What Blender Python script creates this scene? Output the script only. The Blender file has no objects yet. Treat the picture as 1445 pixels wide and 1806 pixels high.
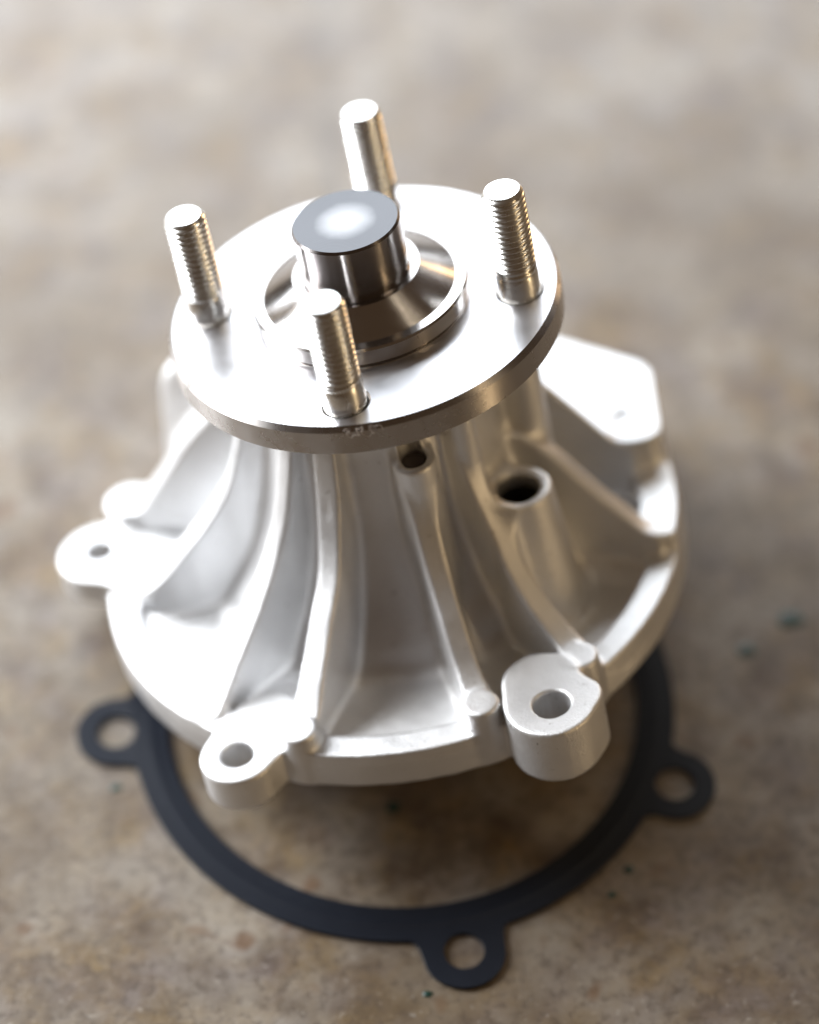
import bpy, bmesh, math, random
import numpy as np
from mathutils import Matrix, Vector

random.seed(7)
S = 0.001                      # everything below is written in millimetres
scene = bpy.context.scene
col = scene.collection

# ------------------------------------------------------------------ camera
# rows: pump frame -> floor frame (the pump leans back on its rim)
M = np.array([[0.9929257287, 0.0, -0.1187370932],
              [0.0244728169, 0.9785289798, 0.2046512079],
              [0.1161876867, -0.2061092808, 0.9716066003]])
CAM_POS = np.array([-51.00969, -377.51856, 514.61733])
CAM_R = np.array([0.98893696, -0.14694102, -0.02029841])
CAM_U = np.array([0.12733091, 0.77071277, 0.62433058])
CAM_F = np.array([0.07609553, 0.62000820, -0.78089647])
cam_d = bpy.data.cameras.new('camera')
cam = bpy.data.objects.new('camera', cam_d)
col.objects.link(cam)
mw = Matrix.Identity(4)
for i in range(3):
    mw[i][0], mw[i][1], mw[i][2], mw[i][3] = CAM_R[i], CAM_U[i], -CAM_F[i], CAM_POS[i] * S
cam.matrix_world = mw
cam_d.sensor_fit = 'VERTICAL'
cam_d.sensor_height = 36.0
cam_d.sensor_width = 36.0
cam_d.lens = 5330.23 / 1806 * 36
cam_d.clip_start = 0.01
cam_d.clip_end = 100
scene.camera = cam
cam_d.dof.use_dof = True
FOCUS_P = M @ np.array([-2.0, -35.0, 74.0])          # front stud and front rim
cam_d.dof.focus_distance = float((FOCUS_P - CAM_POS) @ CAM_F) * S
cam_d.dof.aperture_fstop = 3.7

# ------------------------------------------------------------------ light
world = bpy.data.worlds.new('World')
scene.world = world
world.use_nodes = True
bg = world.node_tree.nodes['Background']
bg.inputs[0].default_value = (0.36, 0.228, 0.135, 1)
bg.inputs[1].default_value = 0.19

def area(name, loc, target, sx, sy, power, color):
    d = bpy.data.lights.new(name, 'AREA')
    d.shape = 'RECTANGLE'
    d.size, d.size_y = sx, sy
    d.energy = power
    d.color = color
    o = bpy.data.objects.new(name, d)
    col.objects.link(o)
    o.location = loc
    o.rotation_euler = (Vector(target) - Vector(loc)).to_track_quat('-Z', 'Y').to_euler()
    return o

# open garage door behind and to the left of the pump
area('door_light', (-0.26, 0.92, 0.53), (0, 0.02, 0.03), 2.0, 0.60, 21, (0.88, 0.94, 1.0))
area('side_door_light', (-0.66, 0.36, 0.44), (0, 0, 0.03), 0.55, 0.46, 16.5, (0.96, 0.98, 1.0))
# warm workshop lamps to the right
area('workshop_tube_light', (0.95, -0.65, 0.42), (0, 0, 0.05), 0.05, 0.8, 2.8, (1.0, 0.72, 0.40))
area('bench_light', (1.15, 1.35, 0.55), (0, 0, 0.05), 0.35, 0.3, 3.4, (1.0, 0.62, 0.28))
area('ceiling_lamp_light', (0.58, 0.2, 1.42), (0, 0, 0.05), 0.10, 0.3, 1.2, (1.0, 0.86, 0.66))

scene.view_settings.view_transform = 'Standard'
scene.view_settings.look = 'None'
scene.view_settings.exposure = 0.0
scene.view_settings.gamma = 1.0
scene.cycles.use_denoising = True
scene.cycles.max_bounces = 8

# ------------------------------------------------------------------ materials
def new_mat(name):
    m = bpy.data.materials.new(name)
    m.use_nodes = True
    nt = m.node_tree
    return m, nt, nt.nodes['Principled BSDF']

def N(nt, kind, **kw):
    n = nt.nodes.new(kind)
    for k, v in kw.items():
        setattr(n, k, v)
    return n

def noise(nt, vec, scale, detail=4, rough=0.6):
    n = N(nt, 'ShaderNodeTexNoise')
    n.inputs['Scale'].default_value = scale
    n.inputs['Detail'].default_value = detail
    n.inputs['Roughness'].default_value = rough
    nt.links.new(vec, n.inputs['Vector'])
    return n.outputs['Fac']

def ramp(nt, fac, stops):
    r = N(nt, 'ShaderNodeValToRGB')
    els = r.color_ramp.elements
    while len(els) < len(stops):
        els.new(0.5)
    for e, (p, c) in zip(els, stops):
        e.position = p
        e.color = (c, c, c, 1) if isinstance(c, float) else (*c, 1)
    nt.links.new(fac, r.inputs[0])
    return r.outputs['Color']

def mix(nt, fac, a, b, mode='MIX'):
    m = N(nt, 'ShaderNodeMix', data_type='RGBA', blend_type=mode)
    for sock, v in ((m.inputs[0], fac), (m.inputs[6], a), (m.inputs[7], b)):
        if hasattr(v, 'node'):
            nt.links.new(v, sock)
        else:
            sock.default_value = v if isinstance(v, float) else (*v, 1)
    return m.outputs[2]

def bump(nt, height, strength, dist, bsdf):
    b = N(nt, 'ShaderNodeBump')
    b.inputs['Strength'].default_value = strength
    b.inputs['Distance'].default_value = dist
    nt.links.new(height, b.inputs['Height'])
    nt.links.new(b.outputs[0], bsdf.inputs['Normal'])

def objco(nt):
    return N(nt, 'ShaderNodeTexCoord').outputs['Object']

def mat_cast():
    m, nt, b = new_mat('cast_aluminium')
    v = objco(nt)
    b.inputs['Metallic'].default_value = 1.0
    f = noise(nt, v, 1900, 2, 0.6)
    g = noise(nt, v, 60, 4, 0.6)
    pits = noise(nt, v, 700, 2, 0.5)
    c = mix(nt, ramp(nt, g, [(0.3, 0.0), (0.75, 1.0)]), (0.71, 0.712, 0.72), (0.83, 0.833, 0.84))
    c = mix(nt, ramp(nt, pits, [(0.25, 0.6), (0.31, 0.0)]), c, (0.34, 0.32, 0.30))
    nt.links.new(c, b.inputs['Base Color'])
    nt.links.new(ramp(nt, g, [(0.25, 0.48), (0.8, 0.60)]), b.inputs['Roughness'])
    bump(nt, f, 0.42, 0.00025, b)
    return m

def mat_steel(name, base, rough, aniso, rings=None):
    m, nt, b = new_mat(name)
    v = objco(nt)
    b.inputs['Metallic'].default_value = 1.0
    g = noise(nt, v, 120, 4, 0.6)
    c = mix(nt, g, tuple(x * 0.93 for x in base), tuple(min(1, x * 1.05) for x in base))
    nt.links.new(c, b.inputs['Base Color'])
    nt.links.new(ramp(nt, g, [(0.3, rough * 0.8), (0.8, rough * 1.3)]), b.inputs['Roughness'])
    if rings:
        xy = N(nt, 'ShaderNodeVectorMath', operation='MULTIPLY')
        nt.links.new(v, xy.inputs[0]); xy.inputs[1].default_value = (1, 1, 0)
        ln = N(nt, 'ShaderNodeVectorMath', operation='LENGTH')
        nt.links.new(xy.outputs[0], ln.inputs[0])
        n1 = N(nt, 'ShaderNodeTexNoise', noise_dimensions='1D')
        n1.inputs['Scale'].default_value = 1.0 / rings
        n1.inputs['Detail'].default_value = 3
        nt.links.new(ln.outputs['Value'], n1.inputs['W'])
        bump(nt, n1.outputs['Fac'], 0.15, 0.00003, b)
    if aniso:
        b.inputs['Anisotropic'].default_value = aniso
        b.inputs['Anisotropic Rotation'].default_value = 0.25
        t = N(nt, 'ShaderNodeTangent', direction_type='RADIAL', axis='Z')
        nt.links.new(t.outputs[0], b.inputs['Tangent'])
    return m

def mat_plain(name, base, rough, metallic=0.0, bscale=None):
    m, nt, b = new_mat(name)
    v = objco(nt)
    g = noise(nt, v, 300, 4, 0.6)
    c = mix(nt, g, tuple(x * 0.85 for x in base), tuple(x * 1.15 for x in base))
    nt.links.new(c, b.inputs['Base Color'])
    b.inputs['Roughness'].default_value = rough
    b.inputs['Metallic'].default_value = metallic
    if bscale:
        b.inputs['Specular IOR Level'].default_value = 0.3
        bump(nt, noise(nt, v, bscale, 3), 0.2, 0.0002, b)
    return m

def mat_floor():
    m, nt, b = new_mat('stained_concrete')
    v = objco(nt)
    big = noise(nt, v, 14, 3, 0.55)
    blot = noise(nt, v, 48, 4, 0.6)
    mid = noise(nt, v, 130, 5, 0.65)
    hue = noise(nt, v, 85, 3, 0.55)
    fine = noise(nt, v, 420, 3, 0.6)
    grit = noise(nt, v, 520, 2, 0.5)
    # ochre, mauve brown and grey cement mottling
    c = mix(nt, ramp(nt, hue, [(0.36, 0.0), (0.64, 1.0)]), (0.225, 0.155, 0.072), (0.175, 0.142, 0.128))
    c = mix(nt, ramp(nt, mid, [(0.34, 0.0), (0.66, 1.0)]), mix(nt, 0.75, c, (0.07, 0.047, 0.030)), c)
    c = mix(nt, ramp(nt, blot, [(0.40, 0.0), (0.64, 0.7)]), c, (0.325, 0.297, 0.258))
    c = mix(nt, ramp(nt, big, [(0.36, 0.55), (0.56, 0.0)]), c, (0.125, 0.092, 0.058))
    c = mix(nt, ramp(nt, fine, [(0.36, 0.5), (0.5, 0.0)]), c, (0.07, 0.052, 0.04))
    c = mix(nt, ramp(nt, grit, [(0.64, 0.0), (0.76, 0.45)]), c, (0.36, 0.33, 0.285))
    rs = noise(nt, v, 95, 1, 0.4)
    c = mix(nt, ramp(nt, rs, [(0.68, 0.0), (0.77, 0.7)]), c, (0.12, 0.055, 0.018))
    # a straight trowelled joint running away from the camera
    sep = N(nt, 'ShaderNodeSeparateXYZ')
    nt.links.new(v, sep.inputs[0])
    mad = N(nt, 'ShaderNodeMath', operation='MULTIPLY_ADD')
    nt.links.new(sep.outputs[1], mad.inputs[0])
    mad.inputs[1].default_value = -0.096
    nt.links.new(sep.outputs[0], mad.inputs[2])
    sub = N(nt, 'ShaderNodeMath', operation='SUBTRACT')
    nt.links.new(mad.outputs[0], sub.inputs[0])
    sub.inputs[1].default_value = -0.0172
    ab = N(nt, 'ShaderNodeMath', operation='ABSOLUTE')
    nt.links.new(sub.outputs[0], ab.inputs[0])
    mr = N(nt, 'ShaderNodeMapRange')
    nt.links.new(ab.outputs[0], mr.inputs[0])
    mr.inputs[1].default_value = 0.0008
    mr.inputs[2].default_value = 0.0042
    mr.inputs[3].default_value = 1.0
    mr.inputs[4].default_value = 0.0
    far = N(nt, 'ShaderNodeMapRange')
    nt.links.new(sep.outputs[1], far.inputs[0])
    far.inputs[1].default_value = 0.06
    far.inputs[2].default_value = 0.12
    far.inputs[3].default_value = 0.0
    far.inputs[4].default_value = 0.45
    mu = N(nt, 'ShaderNodeMath', operation='MULTIPLY')
    nt.links.new(mr.outputs[0], mu.inputs[0])
    nt.links.new(far.outputs[0], mu.inputs[1])
    c = mix(nt, mu.outputs[0], c, (0.10, 0.085, 0.075))
    nt.links.new(c, b.inputs['Base Color'])
    nt.links.new(ramp(nt, mid, [(0.3, 0.31), (0.75, 0.38)]), b.inputs['Roughness'])
    b.inputs['Specular IOR Level'].default_value = 0.8
    bump(nt, fine, 0.25, 0.0005, b)
    return m

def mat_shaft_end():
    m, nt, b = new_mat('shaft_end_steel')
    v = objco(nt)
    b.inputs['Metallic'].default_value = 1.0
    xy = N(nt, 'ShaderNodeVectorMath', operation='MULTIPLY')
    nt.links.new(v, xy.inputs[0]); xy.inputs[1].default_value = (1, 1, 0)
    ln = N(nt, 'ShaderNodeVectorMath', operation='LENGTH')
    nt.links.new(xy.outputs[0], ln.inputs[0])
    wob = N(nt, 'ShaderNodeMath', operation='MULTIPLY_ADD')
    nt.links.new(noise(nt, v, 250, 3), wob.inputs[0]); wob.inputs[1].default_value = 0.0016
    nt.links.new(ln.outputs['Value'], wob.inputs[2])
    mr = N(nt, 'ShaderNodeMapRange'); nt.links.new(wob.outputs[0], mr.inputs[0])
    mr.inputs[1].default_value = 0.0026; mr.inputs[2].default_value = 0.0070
    c = mix(nt, mr.outputs[0], (0.27, 0.27, 0.275), (0.095, 0.096, 0.102))  # lighter centre is the turned-face highlight put into the base colour
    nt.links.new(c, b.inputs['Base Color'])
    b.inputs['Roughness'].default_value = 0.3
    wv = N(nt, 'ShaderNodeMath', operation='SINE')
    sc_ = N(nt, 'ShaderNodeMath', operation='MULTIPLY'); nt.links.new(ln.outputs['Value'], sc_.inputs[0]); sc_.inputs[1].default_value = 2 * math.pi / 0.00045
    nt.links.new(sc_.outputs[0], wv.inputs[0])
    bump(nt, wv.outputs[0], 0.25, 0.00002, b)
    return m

CAST = mat_cast()
STEEL = mat_steel('turned_steel', (0.50, 0.475, 0.46), 0.28, 0.9)
FACE = mat_steel('ground_steel_face', (0.74, 0.74, 0.765), 0.33, 0.0, rings=0.0006)
ZINC = mat_steel('zinc_plated_steel', (0.88, 0.88, 0.86), 0.28, 0.0)
RUBBER = mat_plain('gasket_fibre', (0.010, 0.013, 0.021), 0.38, 0.0, 900)
FLOOR = mat_floor()
GREEN = mat_plain('green_paint', (0.006, 0.035, 0.026), 0.4)
LINT = mat_plain('pale_fibre', (0.55, 0.5, 0.46), 0.8)
DARK = mat_plain('dark_scratch', (0.02, 0.02, 0.025), 0.6)

# ------------------------------------------------------------------ helpers
def link(name, me, mat, parent=None):
    if mat is not None:
        me.materials.clear()
        me.materials.append(mat)
    o = bpy.data.objects.new(name, me)
    col.objects.link(o)
    if parent is not None:
        o.parent = parent
    return o

def tag(o, label=None, cat=None, group=None, kind=None):
    for k, v in (('label', label), ('category', cat), ('group', group), ('kind', kind)):
        if v:
            o[k] = v
    return o

def smooth(me, ang=35):
    me.polygons.foreach_set('use_smooth', [True] * len(me.polygons))
    me.set_sharp_from_angle(angle=math.radians(ang))

def lathe(prof, seg=128, cap_low=True, cap_high=True, name='lathe', ang=35):
    """prof: list of (r, z) mm from bottom to top"""
    vs, fs = [], []
    for r, z in prof:
        for i in range(seg):
            a = 2 * math.pi * i / seg
            vs.append((r * math.cos(a) * S, r * math.sin(a) * S, z * S))
    n = len(prof)
    for j in range(n - 1):
        for i in range(seg):
            k = (i + 1) % seg
            fs.append((j * seg + i, j * seg + k, (j + 1) * seg + k, (j + 1) * seg + i))
    if cap_low:
        fs.append(tuple(reversed(range(seg))))
    if cap_high:
        fs.append(tuple(range((n - 1) * seg, n * seg)))
    me = bpy.data.meshes.new(name)
    me.from_pydata(vs, [], fs)
    me.update()
    smooth(me, ang)
    return me

# ------------------------------------------------------------------ the floor
bm = bmesh.new()
bmesh.ops.create_grid(bm, x_segments=2, y_segments=2, size=3.0)
me = bpy.data.meshes.new('floor')
bm.to_mesh(me); bm.free()
floor = tag(link('floor', me, FLOOR), 'worn brown grey concrete floor with stains and specks', 'floor', kind='structure')

# ------------------------------------------------------------------ casting as one distance field
ZB, ZT, FX = 16.2, 24.2, -3.65
H = 0.5
lo = np.array([-78.0, -76.0, 14.5]); hi = np.array([62.0, 66.0, 80.0])
nx, ny, nz = (np.ceil((hi - lo) / H).astype(int) + 1)
gx = (lo[0] + H * np.arange(nx)).astype(np.float32)
gy = (lo[1] + H * np.arange(ny)).astype(np.float32)
gz = (lo[2] + H * np.arange(nz)).astype(np.float32)
F = np.full((nx, ny, nz), 8.0, np.float32)
LB = np.zeros((nx, ny, nz), np.int8)

def sub(b):
    s = []
    for g, (a, c) in zip((gx, gy, gz), b):
        s.append(slice(int(np.searchsorted(g, a)), int(np.searchsorted(g, c))))
    return tuple(s)

def grid(s):
    return gx[s[0]][:, None, None], gy[s[1]][None, :, None], gz[s[2]][None, None, :]

def smin(a, b, k):
    h = np.maximum(k - np.abs(a - b), 0) / k
    return np.minimum(a, b) - h * h * k * 0.25

def smax(a, b, k):
    return -smin(-a, -b, k)

def union(b, fn, k, lab):
    s = sub(b)
    d = np.broadcast_to(fn(*grid(s)), F[s].shape).astype(np.float32)
    cur = F[s]
    LB[s] = np.where(d < cur, lab, LB[s])
    F[s] = smin(cur, d, k)

def cut(b, fn, k):
    s = sub(b)
    d = np.broadcast_to(fn(*grid(s)), F[s].shape).astype(np.float32)
    F[s] = smax(F[s], -d, k)

ALL = ((-99, 99), (-99, 99), (0, 99))
def box_about(x, y, r, z0, z1, pad=5):
    return ((x - r - pad, x + r + pad), (y - r - pad, y + r + pad), (z0 - pad, z1 + pad))

def vcyl(x, y, r, z0, z1, e=0.8, draft=0.0):
    def fn(X, Y, Z):
        d = np.hypot(X - x, Y - y) - r - draft * (z1 - Z)
        return smax(smax(d, Z - z1, e), z0 - Z, e)
    return fn

def vcapsule(ax, ay, bx, by, ra, rb, z0, z1, e=0.8):
    L2 = (bx - ax) ** 2 + (by - ay) ** 2
    def fn(X, Y, Z):
        t = np.clip(((X - ax) * (bx - ax) + (Y - ay) * (by - ay)) / L2, 0, 1)
        d = np.hypot(X - ax - t * (bx - ax), Y - ay - t * (by - ay)) - (ra + (rb - ra) * t)
        return smax(smax(d, Z - z1, e), z0 - Z, e)
    return fn

def cx_of(Z):
    return FX * (1 - np.clip((Z - 26) / 40, 0, 1))

def hermite(x, y, q):
    x, y = np.asarray(x, float), np.asarray(y, float)
    d = np.diff(y) / np.diff(x)
    m = np.concatenate([[d[0]], np.where(d[:-1] * d[1:] > 0, (d[:-1] + d[1:]) / 2, 0.0), [d[-1]]])
    i = np.clip(np.searchsorted(x, q) - 1, 0, len(x) - 2)
    h = x[i + 1] - x[i]; t = (q - x[i]) / h
    return ((2*t**3 - 3*t**2 + 1) * y[i] + (t**3 - 2*t**2 + t) * h * m[i] + (3*t**2 - 2*t**3) * y[i + 1] + (t**3 - t**2) * h * m[i + 1])

# wall of the bearing tower and cone
BZ = [10, 16, 22, 26, 32, 40, 50, 60, 70, 80]
BR = [41, 39.6, 37.6, 35.2, 31.3, 27.9, 25.3, 24.0, 23.3, 23.3]
BZF = np.linspace(10, 80, 300)
BRF = hermite(BZ, BR, BZF)
def f_wall(X, Y, Z):
    rho = np.hypot(X - cx_of(Z), Y)
    d = (rho - np.interp(Z, BZF, BRF)) * 0.92
    return smax(smax(d, Z - 78.3, 0.8), ZB - Z, 0.8)
union(ALL, f_wall, 0.1, 1)

# base flange: floor plate, raised rim (a little flatter on the right)
def rim_r(X, Y, rho):
    return 61.0 - 2.8 * np.clip((X - FX) / np.maximum(rho, 1.0), 0, 1) ** 1.6
def f_plate(X, Y, Z):
    rho = np.hypot(X - FX, Y)
    az = np.degrees(np.arctan2(Y, X - FX))
    deep = np.clip(1 - np.abs(az + 39) / 17, 0, 1)
    top = 22.0 - 3.2 * np.clip(deep * 3, 0, 1)
    return smax(smax(rho - rim_r(X, Y, rho), Z - top, 0.5), ZB - Z, 0.5)
union(ALL, f_plate, 3.0, 2)
def f_rim(X, Y, Z):
    rho = np.hypot(X - FX, Y)
    R = rim_r(X, Y, rho)
    return smax(smax(smax(rho - R, R - 5.8 - rho, 0.8), Z - ZT, 0.45), ZB - Z, 0.5)
union(ALL, f_rim, 0.9, 2)
def f_rim_raised(X, Y, Z):
    rho = np.hypot(X - FX, Y)
    R = rim_r(X, Y, rho)
    az = np.degrees(np.arctan2(Y, X - FX))
    da = np.maximum(az - 9.0, -21.5 - az)
    return smax(smax(smax(smax(rho - R + 0.2, R - 8.0 - rho, 1.0), da, 2.5), Z - 28.6, 0.6), ZB - Z, 0.5)
union(((20, 99), (-40, 60), (0, 40)), f_rim_raised, 1.2, 2)

# ribs: crest line given as points (u radial, v sideways, z)
def rib(az, crest, width, lab, k=1.7, draft=0.035, u0=12.0, edge=0.55, tilt=0.0):
    a = math.radians(az); ca, sa = math.cos(a), math.sin(a)
    us = [c[0] for c in crest]; vs = [c[1] for c in crest]; zs = [c[2] for c in crest]
    ws = width if isinstance(width, (list, tuple)) else [width] * len(us)
    uend = us[-1]
    uu = np.linspace(us[0], us[-1], 160)
    zz, vv, ww = (hermite(us, q, uu) for q in (zs, vs, ws))
    def fn(X, Y, Z):
        U = X * ca + Y * sa
        V = -X * sa + Y * ca
        zc = np.interp(U, uu, zz)
        vc = np.interp(U, uu, vv)
        hw = np.interp(U, uu, ww) * 0.5
        zc = zc + tilt * (V - vc)
        dc = (Z - zc) * 0.72
        dv = np.abs(V - vc) - hw - draft * np.clip(zc - Z, 0, 25)
        d = smax(dc, dv, edge)
        d = smax(d, U - uend, 1.0)
        d = smax(d, u0 - U, 1.0)
        return smax(d, ZB - Z, 0.8)
    union(ALL, fn, k, lab)

def from_xyz(az, pts):
    a = math.radians(az); ca, sa = math.cos(a), math.sin(a)
    return [(x * ca + y * sa, -x * sa + y * ca, z) for x, y, z in pts]

# front left rib (D), front rib (C), column rib (B), right front rib (A), right rib (E), left rib (L)
rib(-142, [(24, 0, 76), (28.5, .3, 64), (31.5, .3, 56.2), (35.1, 0, 49.4), (42.7, 0, 40.2), (50.8, 0, 32.6), (57.5, 0, 26.5), (60.0, 0, 24.8)],
    [3.6, 3.8, 3.8, 4.0, 4.4, 4.8, 5.6, 6.0], 3)
rib(-120.8, [(25.5, 0, 78), (27.3, 0, 69.6), (28.5, 0, 64.2), (30.2, 0, 58.4), (35.2, .4, 48.2), (42.5, 0, 39.7), (50.5, 0, 32.0), (55.5, 0, 27.5), (59.5, 0, 26.0)],
    [4.2, 4.6, 4.8, 4.8, 4.6, 4.8, 5.2, 6.0, 6.4], 4)
rib(-85.0, from_xyz(-85.0, [(2.4, -24, 78), (2.5, -27.5, 66), (2.5, -30.3, 56.9), (2.7, -35.2, 46.5), (3.4, -42.7, 37.9), (4.3, -49.3, 31.3), (4.9, -53.2, 28.7), (5.0, -57, 27.0)]),
    [5.0, 4.9, 4.8, 4.7, 4.7, 4.9, 5.4, 5.6], 5)
rib(-62.0, from_xyz(-62.0, [(12, -22, 66), (14.3, -26.5, 55), (16.2, -29.6, 47.9), (17.4, -33.8, 42.2), (19.8, -38.4, 36.5), (23.2, -43.2, 30.9), (25.4, -46.8, 28.1), (26.2, -49.5, 26.4)]),
    [3.5, 3.8, 4.2, 4.4, 4.6, 5.0, 5.8, 6.0], 6)
rib(-20.0, from_xyz(-20.0, [(20, -7.2, 55), (27.5, -9.5, 51), (31.3, -11.0, 47.2), (36.3, -13.1, 40.2), (41.0, -15.2, 34.5), (45.1, -17.6, 30.2), (48.5, -19.0, 28.0)]),
    [3.6, 3.8, 4.0, 4.2, 4.2, 4.4, 5.0], 7)
rib(180.0, [(26, 0, 74), (30, 0, 62), (34, 0.6, 52), (37.5, 0.4, 46.5), (46, 1.0, 37.9), (56, 0, 29.0), (60, -4, 27.2)],
    [3.6, 3.8, 4.0, 4.2, 4.8, 5.6, 6.5], 8)
# broad arms behind: left arm (M), back left shoulder (N), wide right plate (F)
rib(155.5, [(24, -3, 72), (32, -3.5, 64), (40, -3.5, 56), (44.5, -3, 51), (54, -1, 38.5), (60, 0, 31.5), (64, 0, 30.0)],
    [16, 17, 17, 16, 12, 9.5, 9], 9, edge=2.2, k=2.5)
rib(139.0, [(20, 0, 72), (40, 0, 67), (50, 0, 61), (54, 0, 56), (57, 0, 44), (60, 0, 28)],
    [13, 14, 14, 13, 12, 12], 10, edge=3.0, k=3)
def poly_prism(pts, z0, z1, rnd, e):
    def fn(X, Y, Z):
        d = None
        n = len(pts)
        for q in range(n):
            (ax, ay), (bx, by) = pts[q], pts[(q + 1) % n]
            L = math.hypot(bx - ax, by - ay)
            p = ((X - ax) * (by - ay) - (Y - ay) * (bx - ax)) / L     # outside is positive for a counter-clockwise outline
            d = p if d is None else smax(d, p, rnd)
        return smax(smax(d, Z - z1, e), z0 - Z, e)
    return fn
union(ALL, poly_prism([(43.5, 3.2), (47.8, 0.2), (54.0, 2.0), (56.2, 25.0), (37.5, 42.5), (25.5, 40.5)], ZB, 36.2, 3.0, 0.8), 1.6, 11)
rib(8.0, [(22, 5.0, 64), (27, 4.4, 58.5), (33.5, 2.8, 50.3), (38.9, 0.1, 43.0), (44.0, -3.0, 36.4), (47, -4.5, 34)], 2.8, 11, draft=0.0)
# unseen far-side ribs; the tall one is added to shade the pad wall
rib(75.0, [(20, 0, 77), (30, 0, 71), (38, 0, 62), (46, 0, 48), (53, 0, 34), (58, 0, 27)], 6.0, 17)
rib(108.0, [(20, 0, 77), (28, 0, 66), (35, 0, 50), (43, 0, 40), (51, 0, 32), (57, 0, 26.5)], 4.6, 18)
# rounded end pads
for x, y, z, r, lab in ((-30.1, -51.6, 28.1, 3.7, 4), (5.05, -56.8, 29.4, 3.7, 5), (25.8, -49.3, 28.8, 3.8, 6),
                        (-47.2, -36.5, 24.9, 3.6, 3), (-57.5, 25.5, 31.0, 5.0, 9)):
    union(box_about(x, y, r, ZB, z), vcyl(x, y, r, ZB, z, 0.8, 0.02), 0.9, lab)
# vertical columns on the tower
union(box_about(2.8, -26.0, 4.4, ZB, 66.4), vcyl(2.8, -26.0, 4.3, ZB, 66.4, 0.7), 2.0, 5)
union(box_about(21.6, -21.4, 13, ZB, 50, 6), vcyl(21.6, -21.4, 6.7, ZB, 50.0, 0.8, 0.10), 4.5, 12)
union(box_about(26.6, -4.5, 4.6, ZB, 74), vcyl(26.6, -4.5, 4.5, ZB, 74.0, 1.0), 2.0, 1)
union(box_about(13.0, -22.5, 3.5, ZB, 74), vcyl(13.0, -22.0, 3.0, ZB, 74.0, 1.0), 2.0, 1)
# mounting lugs: one flat outline each
def prism(parts, k, z0, z1, e=0.7):
    def fn(X, Y, Z):
        d = None
        for ax, ay, bx, by, ra, rb in parts:
            L2 = max((bx - ax) ** 2 + (by - ay) ** 2, 1e-6)
            t = np.clip(((X - ax) * (bx - ax) + (Y - ay) * (by - ay)) / L2, 0, 1)
            q = np.hypot(X - ax - t * (bx - ax), Y - ay - t * (by - ay)) - (ra + (rb - ra) * t)
            d = q if d is None else smin(d, q, k)
        return smax(smax(d, Z - z1, e), z0 - Z, e)
    return fn
LUGB = ((-78, 62), (-76, 66), (ZB - 4, 34))
union(LUGB, prism([(-42.8, -51.1, -42.8, -51.1, 7.2, 7.2), (-42.4, -50.5, -36.0, -43.0, 6.6, 7.5), (-40.0, -46.5, -31.5, -46.5, 6.5, 6.0)], 3.0, ZB, ZT + 0.1), 0.35, 13)
union(LUGB, prism([(18.3, -61.2, 18.3, -61.2, 8.3, 8.3), (18.6, -60.6, 25.2, -60.0, 7.4, 3.0), (18.0, -59, 17.4, -54, 8.0, 7.6)], 3.0, ZB, 29.0, 0.7), 1.1, 14)
union(LUGB, prism([(-65.3, 15.6, -65.3, 15.6, 8.8, 8.8), (-64.5, 14.8, -52.0, 6.5, 8.2, 8.6)], 2.0, 20.0, 27.0, 1.0), 1.0, 15)
union(box_about(-60.5, 13.5, 8, ZB, 22), vcyl(-60.5, 13.0, 6.0, ZB, 22.0, 0.8), 1.5, 15)
bx, by = FX - 0.49 * 58.5, 0.87 * 58.5
union(box_about(bx, by, 8, ZB, ZT), vcyl(bx, by, 6.2, ZB, ZT, 0.8), 1.5, 16)
# holes
cut(box_about(-42.8, -51.1, 4, 5, 40), vcyl(-42.8, -51.1, 3.3, 0, 60, 0.1), 0.5)
cut(box_about(18.3, -61.2, 4, 5, 40), vcyl(18.3, -61.2, 3.65, 0, 60, 0.1), 0.5)
cut(box_about(-65.3, 15.6, 4, 5, 40), vcyl(-65.3, 15.6, 3.2, 0, 60, 0.1), 0.5)
cut(box_about(47.2, 9.5, 4, 20, 50), vcyl(47.2, 9.5, 2.4, 35.2, 60, 0.2), 0.5)
cut(box_about(21.6, -21.8, 5, 20, 60), vcyl(21.6, -21.7, 4.3, 24, 66, 0.3), 0.7)
cut(box_about(2.8, -26.0, 4, 40, 80), vcyl(2.8, -26.0, 2.55, 40, 80, 0.3), 0.6)
# casting pit on the front rib
cut(((-20, -10), (-31, -20), (55, 64)), lambda X, Y, Z: np.sqrt(((X + 15.6) / .5) ** 2 + ((Y + 26.2) / .6) ** 2 + ((Z - 59.5) / 1.4) ** 2) * 0.5 - 0.5, 0.2)
# gentle unevenness of the casting
X, Y, Z = gx[:, None, None], gy[None, :, None], gz[None, None, :]
F += (0.03 * np.sin(X * .9 + Y * .35) * np.sin(Y * .8 - Z * .4) * np.sin(Z * .75 + X * .3)).astype(np.float32)

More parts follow.
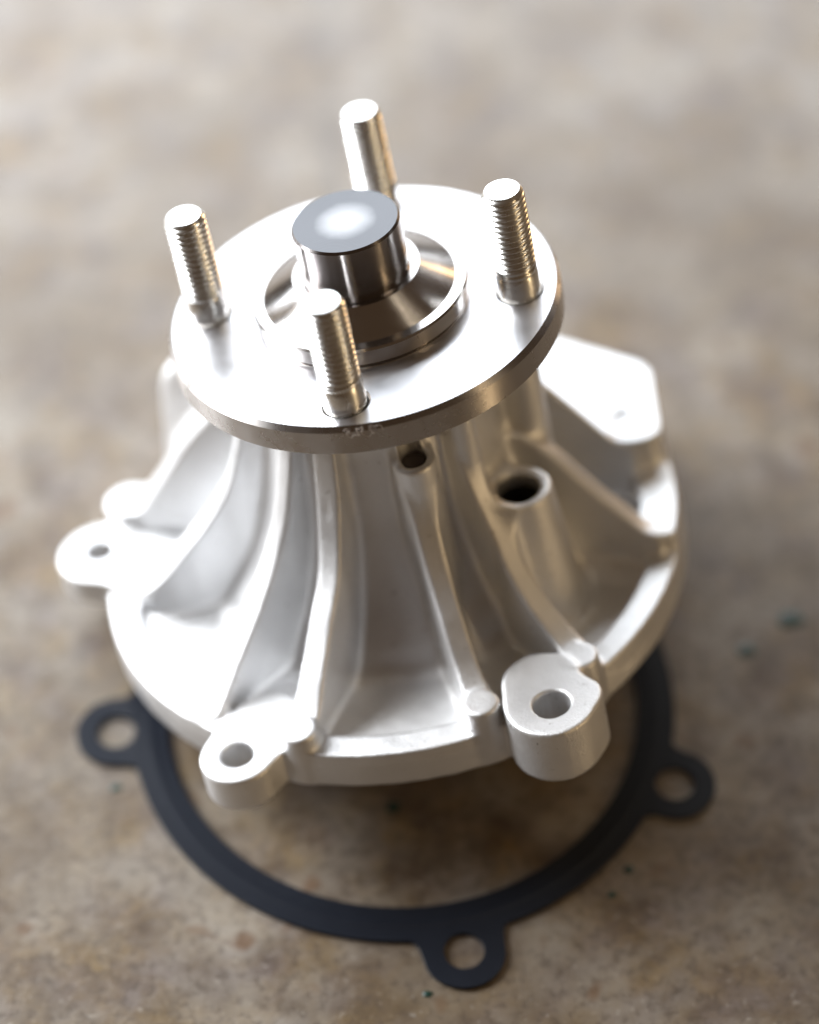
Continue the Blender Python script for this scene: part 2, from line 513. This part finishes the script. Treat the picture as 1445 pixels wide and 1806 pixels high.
def surface_nets():
    ins = F < 0
    c = np.zeros((nx - 1, ny - 1, nz - 1), np.int8)
    for i in (0, 1):
        for j in (0, 1):
            for k in (0, 1):
                c += ins[i:nx - 1 + i, j:ny - 1 + j, k:nz - 1 + k]
    act = np.argwhere((c > 0) & (c < 8))
    idx = np.full(c.shape, -1, np.int32)
    idx[act[:, 0], act[:, 1], act[:, 2]] = np.arange(len(act))
    corner = {}
    for i in (0, 1):
        for j in (0, 1):
            for k in (0, 1):
                corner[i, j, k] = F[act[:, 0] + i, act[:, 1] + j, act[:, 2] + k].astype(np.float64)
    acc = np.zeros((len(act), 3)); cnt = np.zeros(len(act))
    ks = list(corner)
    for a in ks:
        for b in ks:
            if sum(abs(p - q) for p, q in zip(a, b)) == 1 and a < b:
                fa, fb = corner[a], corner[b]
                x = (fa < 0) != (fb < 0)
                t = np.where(x, fa / np.where(x, fa - fb, 1), 0)
                for ax in range(3):
                    acc[:, ax] += np.where(x, a[ax] + t * (b[ax] - a[ax]), 0)
                cnt += x
    loc = acc / cnt[:, None]
    P = act + loc
    def samp(Q):
        Q = np.clip(Q, 0, [nx - 1.001, ny - 1.001, nz - 1.001])
        q0 = np.floor(Q).astype(int); f = Q - q0
        r = 0
        for i in (0, 1):
            for j in (0, 1):
                for k in (0, 1):
                    w = (f[:, 0] if i else 1 - f[:, 0]) * (f[:, 1] if j else 1 - f[:, 1]) * (f[:, 2] if k else 1 - f[:, 2])
                    r = r + w * F[q0[:, 0] + i, q0[:, 1] + j, q0[:, 2] + k]
        return r
    def grad(Q, e):
        return np.stack([(samp(Q + d) - samp(Q - d)) / (2 * e * H) for d in np.eye(3) * e], 1)
    g = grad(P, 0.6)
    st = (samp(P) / np.maximum((g * g).sum(1), 0.1))[:, None] * g / H
    P = P - np.clip(st, -0.4, 0.4)
    nrm = grad(P, 0.9)
    nrm /= np.linalg.norm(nrm, axis=1)[:, None] + 1e-9
    quads = []
    for ax in range(3):
        sl = [slice(1, None)] * 3
        n = [nx, ny, nz]
        a = [slice(1, n[q] - 1) for q in range(3)]; b = list(a)
        a[ax] = slice(0, n[ax] - 1); b[ax] = slice(1, n[ax])
        A, B = ins[tuple(a)], ins[tuple(b)]
        for flip in (False, True):
            e = np.argwhere((A & ~B) if not flip else (~A & B))
            off = np.ones(3, int); off[ax] = 0
            e = e + off
            u, v = (ax + 1) % 3, (ax + 2) % 3
            du = np.zeros(3, int); du[u] = 1
            dv = np.zeros(3, int); dv[v] = 1
            q = [e - du - dv, e - dv, e, e - du]
            q = [idx[w[:, 0], w[:, 1], w[:, 2]] for w in q]
            if flip:
                q = q[::-1]
            quads.append(np.stack(q, 1))
    Q = np.concatenate(quads)
    Q = Q[(Q >= 0).all(1)]
    near = np.clip(np.rint(P).astype(int), 0, [nx - 1, ny - 1, nz - 1])
    lab = LB[near[:, 0], near[:, 1], near[:, 2]]
    return lo + P * H, nrm, Q, lab

VP, VN, QD, VL = surface_nets()
del F, LB

def casting_piece(name, labs):
    fl = np.sort(VL[QD], axis=1)[:, 1]
    q = QD[np.isin(fl, labs)]
    used, inv = np.unique(q, return_inverse=True)
    q = inv.reshape(-1, 4)
    v = VP[used] * S
    me = bpy.data.meshes.new(name)
    me.vertices.add(len(v)); me.vertices.foreach_set('co', v.astype(np.float32).ravel())
    me.loops.add(len(q) * 4); me.loops.foreach_set('vertex_index', q.astype(np.int32).ravel())
    me.polygons.add(len(q))
    me.polygons.foreach_set('loop_start', np.arange(0, len(q) * 4, 4, dtype=np.int32))
    me.polygons.foreach_set('use_smooth', np.ones(len(q), bool))
    me.update(calc_edges=True)
    me.normals_split_custom_set_from_vertices(VN[used].tolist())
    return me

# ------------------------------------------------------------------ the water pump
pump = bpy.data.objects.new('water_pump', None)
col.objects.link(pump)
pump.empty_display_size = 0.02
pm = Matrix.Identity(4)
for i in range(3):
    for j in range(3):
        pm[i][j] = M[i][j]
pump.matrix_world = pm
tag(pump, 'silver cast aluminium water pump with ribbed cone housing and four studs on its hub', 'water pump')

housing = link('housing', casting_piece('housing', [0, 1]), CAST, pump)
link('base_flange', casting_piece('base_flange', [2]), CAST, housing)
for lab in (3, 4, 5, 6, 7, 8, 17, 18):  # the far-side pair includes the rib added to block light
    link('rib', casting_piece('rib', [lab]), CAST, housing)
tag(link('arm', casting_piece('arm', [9]), CAST, housing), 'broad cast arm running down to the left mounting lug')
link('shoulder', casting_piece('shoulder', [10]), CAST, housing)
tag(link('machined_pad', casting_piece('machined_pad', [11]), CAST, housing), 'flat machined pad on the right of the housing')
tag(link('drain_boss', casting_piece('drain_boss', [12]), CAST, housing), 'upright boss with a dark open hole beside the tower')
for lab, t in ((13, 'low mounting lug with bolt hole at the front left'), (14, 'tall mounting boss with bolt hole at the front right'),
               (15, 'mounting lug with bolt hole sticking out at the far left'), (16, None)):
    tag(link('mounting_lug', casting_piece('mounting_lug', [lab]), CAST, housing), t)

# hub flange: turned disc with four stud holes
HT = 86.08; HB = HT - 6.46; HR = 38.5
RS, PH = 30.7, -13.88
hub_me = lathe([(15, HB - 3), (15, HB), (37.9, HB), (38.5, HB + 0.6), (38.5, HT - 1.0), (37.6, HT)], 192, name='hub_flange')
hub = link('hub_flange', hub_me, STEEL, pump)
cutters = []
for q in range(4):
    a = math.radians(PH + 90 * q)
    cm = lathe([(4.45, HT - 5.0), (4.45, HT - 0.45), (4.95, HT + 0.05), (4.95, HT + 2)], 48, name='cutter')
    co = bpy.data.objects.new('cutter', cm); col.objects.link(co)
    co.parent = pump
    co.location = (RS * math.cos(a) * S, RS * math.sin(a) * S, 0)
    cutters.append(co)
    md = hub.modifiers.new('hole', 'BOOLEAN'); md.operation = 'DIFFERENCE'; md.solver = 'EXACT'; md.object = co
bpy.context.view_layer.update()
dg = bpy.context.evaluated_depsgraph_get()
hub2 = bpy.data.meshes.new_from_object(hub.evaluated_get(dg))
hub.modifiers.clear()
hub.data = hub2
hub2.name = 'hub_flange'
smooth(hub2, 30)
for co in cutters:
    bpy.data.objects.remove(co)
hub2.materials.clear(); hub2.materials.append(STEEL); hub2.materials.append(FACE)
for p in hub2.polygons:
    if p.normal.z > 0.99 and abs(p.center.z - HT * S) < 1e-5:
        p.material_index = 1

# collar and shaft end
col_me = lathe([(21.0, HT), (21.0, HT + 0.2), (20.4, HT + 0.35), (20.4, HT + 0.8), (21.2, HT + 1.0), (21.2, HT + 3.9), (20.8, HT + 4.3), (18.8, HT + 4.3),
                (12.4, HT + 8.0), (10.0, HT + 8.0)], 160, True, True, 'collar', 14)
link('collar', col_me, mat_steel('collar_steel', (0.60, 0.575, 0.56), 0.16, 0.6), hub)
SH = HT + 19.39
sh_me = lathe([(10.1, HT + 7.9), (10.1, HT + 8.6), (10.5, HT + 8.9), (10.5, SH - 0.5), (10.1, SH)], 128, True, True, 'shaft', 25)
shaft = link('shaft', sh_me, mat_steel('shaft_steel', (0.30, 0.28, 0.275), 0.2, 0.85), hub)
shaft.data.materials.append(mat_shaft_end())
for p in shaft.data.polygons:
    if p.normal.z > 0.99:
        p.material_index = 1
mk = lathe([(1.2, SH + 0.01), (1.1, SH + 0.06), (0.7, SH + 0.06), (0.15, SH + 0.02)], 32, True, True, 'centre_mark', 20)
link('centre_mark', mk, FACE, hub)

# studs with a true helical thread
def thread_mesh(z0, z1, R, depth, pitch, name='thread'):
    seg, per = 48, 10
    rows = int((z1 - z0) / pitch * per)
    vs, fs = [], []
    for j in range(rows + 1):
        z = z0 + (z1 - z0) * j / rows
        for i in range(seg):
            th = 2 * math.pi * i / seg
            ph = (z / pitch - i / seg) % 1.0
            tri = 1 - abs(2 * ph - 1)
            tri = min(1.0, max(0.0, (tri - 0.1) / 0.75))
            fade = min(1.0, (z - z0) / (pitch * 1.6))
            r = R - depth * (1 - tri) * fade
            c = z1 - z
            if c < 0.8:
                r = min(r, R - 0.85 * (0.8 - c) - 0.05)
            vs.append((r * math.cos(th) * S, r * math.sin(th) * S, z * S))
    for j in range(rows):
        for i in range(seg):
            k = (i + 1) % seg
            fs.append((j * seg + i, j * seg + k, (j + 1) * seg + k, (j + 1) * seg + i))
    fs.append(tuple(range(rows * seg, (rows + 1) * seg)))
    me = bpy.data.meshes.new(name)
    me.from_pydata(vs, [], fs); me.update()
    smooth(me, 50)
    me.polygons[len(fs) - 1].use_smooth = False
    return me
LS = 23.58
shank_me = lathe([(4.2, -4.9), (4.2, 4.0), (3.9, 4.9), (3.7, 5.0)], 48, True, True, 'stud', 30)
thr_me = thread_mesh(4.9, LS, 4.1, 0.62, 1.25)
for q, t in enumerate(('right', 'back', 'left', 'front')):
    a = math.radians(PH + 90 * q)
    st = link('stud', shank_me, ZINC, pump)
    st.location = (RS * math.cos(a) * S, RS * math.sin(a) * S, HT * S)
    st.rotation_euler = (0, 0, q * 1.3)
    link('thread', thr_me, ZINC, st)

bore_shade = link('bore_shade', lathe([(4.15, 26), (4.2, 47.0)], 40, True, False, 'bore_shade', 30), mat_plain('bore_shade_black', (0.012, 0.009, 0.007), 0.7), pump)  # added black cup, paints the shade inside the open hole
bore_shade.location = (21.6 * S, -21.7 * S, 0)
tag(bore_shade, 'black liner added for the shade inside the open hole in the drain boss')
plug = link('plug', lathe([(2.4, 58), (2.4, 65.6), (2.0, 66.0)], 32, True, True, 'plug', 30), mat_plain('dark_plug', (0.045, 0.030, 0.025), 0.5), pump)
plug.location = (2.8 * S, -26.0 * S, 0)
tag(plug, 'short dark plug in the column just under the hub')

# impeller under the flange, its nut carries the weight
imp = link('impeller', lathe([(10, 9.6), (35, 9.6), (36, 10.6), (36, 11.6), (12, 12.5), (12, 16.6)], 96, True, True, 'impeller'), CAST, pump)
vane_bm = bmesh.new()
bmesh.ops.create_cube(vane_bm, size=1.0, matrix=Matrix.Translation((22 * S, 0, 14.0 * S)) @ Matrix.Diagonal((22 * S, 1.8 * S, 4.4 * S, 1)))
vane_me = bpy.data.meshes.new('vane'); vane_bm.to_mesh(vane_me); vane_bm.free()
for q in range(6):
    v = link('vane', vane_me, CAST, imp); v.rotation_euler = (0, 0, q * math.pi / 3)
link('nut', lathe([(5.2, 1.46), (6.0, 1.9), (6.0, 9.7)], 6, True, True, 'nut', 20), STEEL, imp)

# small scratch on the hub face
sc = bmesh.new()
bmesh.ops.create_cube(sc, size=1.0, matrix=Matrix.Translation((3.8 * S, -34.7 * S, HT * S)) @ Matrix.Rotation(0.15, 4, 'Z') @ Matrix.Diagonal((1.3 * S, 0.16 * S, 0.03 * S, 1)))
scm = bpy.data.meshes.new('scratch'); sc.to_mesh(scm); sc.free()
link('scratch', scm, DARK, hub)

# ------------------------------------------------------------------ gasket on the floor
GX, GY = -9.94, -20.03
ears = [(-59.3, 2.9), (3.4, -59.7), (51.8, -28.1), (28.0, 52.5), (-33.0, 49.6)]
Ri, Ro, Re, Rh = 48.66, 56.2, 8.1, 4.05
cu = bpy.data.curves.new('gasket_outline', 'CURVE')
cu.dimensions = '2D'; cu.fill_mode = 'BOTH'
def spline(pts):
    s = cu.splines.new('POLY'); s.points.add(len(pts) - 1); s.use_cyclic_u = True
    for p, (x, y) in zip(s.points, pts):
        p.co = (x * S, y * S, 0, 1)
n = 720
outer = []
for i in range(n):
    th = 2 * math.pi * i / n
    r = Ro
    for ex, ey in ears:
        rc = math.hypot(ex, ey)
        d = math.atan2(math.sin(th - math.atan2(ey, ex)), math.cos(th - math.atan2(ey, ex)))
        sn = rc * math.sin(d)
        if abs(d) < 0.6:
            if abs(sn) < Re:
                e = rc * math.cos(d) + math.sqrt(Re * Re - sn * sn)
            else:
                e = rc * math.cos(d) - (abs(sn) - Re) * 2.2
            k = 2.6
            h = max(k - abs(r - e), 0) / k
            r = max(r, e) + h * h * k * 0.25
    outer.append((r * math.cos(th), r * math.sin(th)))
spline(outer)
spline([(Ri * math.cos(2 * math.pi * i / 360), Ri * math.sin(2 * math.pi * i / 360)) for i in range(360)])
for ex, ey in ears:
    spline([(ex + Rh * math.cos(2 * math.pi * i / 48), ey + Rh * math.sin(2 * math.pi * i / 48)) for i in range(48)])
cu.extrude = 0.00040
cu.bevel_depth = 0.00008
co = bpy.data.objects.new('gasket_curve', cu); col.objects.link(co)
dg = bpy.context.evaluated_depsgraph_get()
gm = bpy.data.meshes.new_from_object(co.evaluated_get(dg))
bpy.data.objects.remove(co)
gm.name = 'gasket'
smooth(gm, 40)
gas = tag(link('gasket', gm, RUBBER), 'thin black ring gasket with bolt ears lying on the floor under the pump', 'gasket')
gas.location = (GX * S, GY * S, 0.00050)
# raised sealing bead round the gasket
bead = bpy.data.meshes.new('sealing_bead')
vs, fs = [], []
prof = [(-1.3, 0.0), (-0.8, 0.07), (0, 0.10), (0.8, 0.07), (1.3, 0.0)]
seg = 240
for i in range(seg):
    th = 2 * math.pi * i / seg
    for dr, z in prof:
        vs.append(((52.4 + dr) * math.cos(th) * S, (52.4 + dr) * math.sin(th) * S, (0.46 + z) * S))
for i in range(seg):
    for j in range(4):
        a, b = i * 5 + j, ((i + 1) % seg) * 5 + j
        fs.append((a, b, b + 1, a + 1))
bead.from_pydata(vs, [], fs); bead.update(); smooth(bead, 60)
link('sealing_bead', bead, RUBBER, gas)

# ------------------------------------------------------------------ paint flecks and lint
def fleck(x, y, r, label):
    bm = bmesh.new()
    vs = []
    n = 14
    top = bm.verts.new((0, 0, 0.25 * S))
    for i in range(n):
        a = 2 * math.pi * i / n
        rr = r * random.uniform(0.7, 1.2)
        vs.append(bm.verts.new((rr * math.cos(a) * S * 1.15, rr * math.sin(a) * S * 0.9, 0.02 * S)))
    mid = [bm.verts.new((v.co.x * .7, v.co.y * .7, 0.2 * S)) for v in vs]
    for i in range(n):
        k = (i + 1) % n
        bm.faces.new((vs[i], vs[k], mid[k], mid[i]))
        bm.faces.new((mid[i], mid[k], top))
    me = bpy.data.meshes.new('paint_fleck'); bm.to_mesh(me); bm.free(); smooth(me, 60)
    o = tag(link('paint_fleck', me, GREEN), label, 'paint spot', 'green paint spots on the floor')
    o.location = (x * S, y * S, 0)
fleck(74.3, -11.0, 2.9, 'largest dark green paint spot on the floor right of the pump')
fleck(63.5, -17.5, 2.0, 'second dark green paint spot on the floor, between the largest one and the pump')
fleck(-15.4, -44.0, 1.5, 'dark green paint spot on the floor inside the gasket ring below the pump')
fleck(-14.9, -87.6, 0.9, 'small dark green spot on the floor below the nearest gasket ear')
fleck(28.8, -66.1, 1.0, 'small dark green spot on the floor just outside the gasket at the lower right')
fleck(24.4, -71.4, 0.9, 'smallest green spot on the floor outside the gasket between two ears')
fleck(-70.3, -30.3, 1.1, 'faint green spot on the floor just below the left gasket ear')

def lint(name, pts, label):
    c = bpy.data.curves.new(name, 'CURVE'); c.dimensions = '3D'
    s = c.splines.new('NURBS'); s.points.add(len(pts) - 1); s.use_endpoint_u = True; s.order_u = 3
    for p, q in zip(s.points, pts):
        w = M @ np.array(q) * S
        p.co = (*w, 1)
    c.bevel_depth = 0.00004; c.bevel_resolution = 1; c.resolution_u = 6
    t = bpy.data.objects.new('tmp', c); col.objects.link(t)
    me = bpy.data.meshes.new_from_object(t.evaluated_get(bpy.context.evaluated_depsgraph_get()))
    bpy.data.objects.remove(t)
    me.name = name
    o = link(name, me, LINT)
    tag(o, label, 'lint', 'lint on the hub edge')
def wisp(x0, x1, n, amp):
    pts = []
    a, b, c = (random.uniform(0, 6.28) for _ in range(3))
    for i in range(n):
        t = i / (n - 1)
        x = x0 + (x1 - x0) * t + 0.55 * math.sin(13 * t + a) + 0.2 * math.sin(31 * t + c)
        rr = 38.65 + 0.25 * (1 + math.sin(11 * t + b)) * 0.5
        y = -math.sqrt(max(rr * rr - x * x, 1))
        pts.append((x, y, HT - 1.0 + amp * math.sin(8 * t + b) * 0.7 + 0.35 * math.sin(27 * t + a)))
    return pts
lint('lint_fibre', wisp(-8.8, -5.4, 40, 1.3), 'tangled wisp of pale lint on the hub rim below the front stud')
lint('lint_fibre', wisp(-5.8, -2.2, 30, 1.6), 'longer single pale lint fibre on the hub rim right of the tangled wisp')
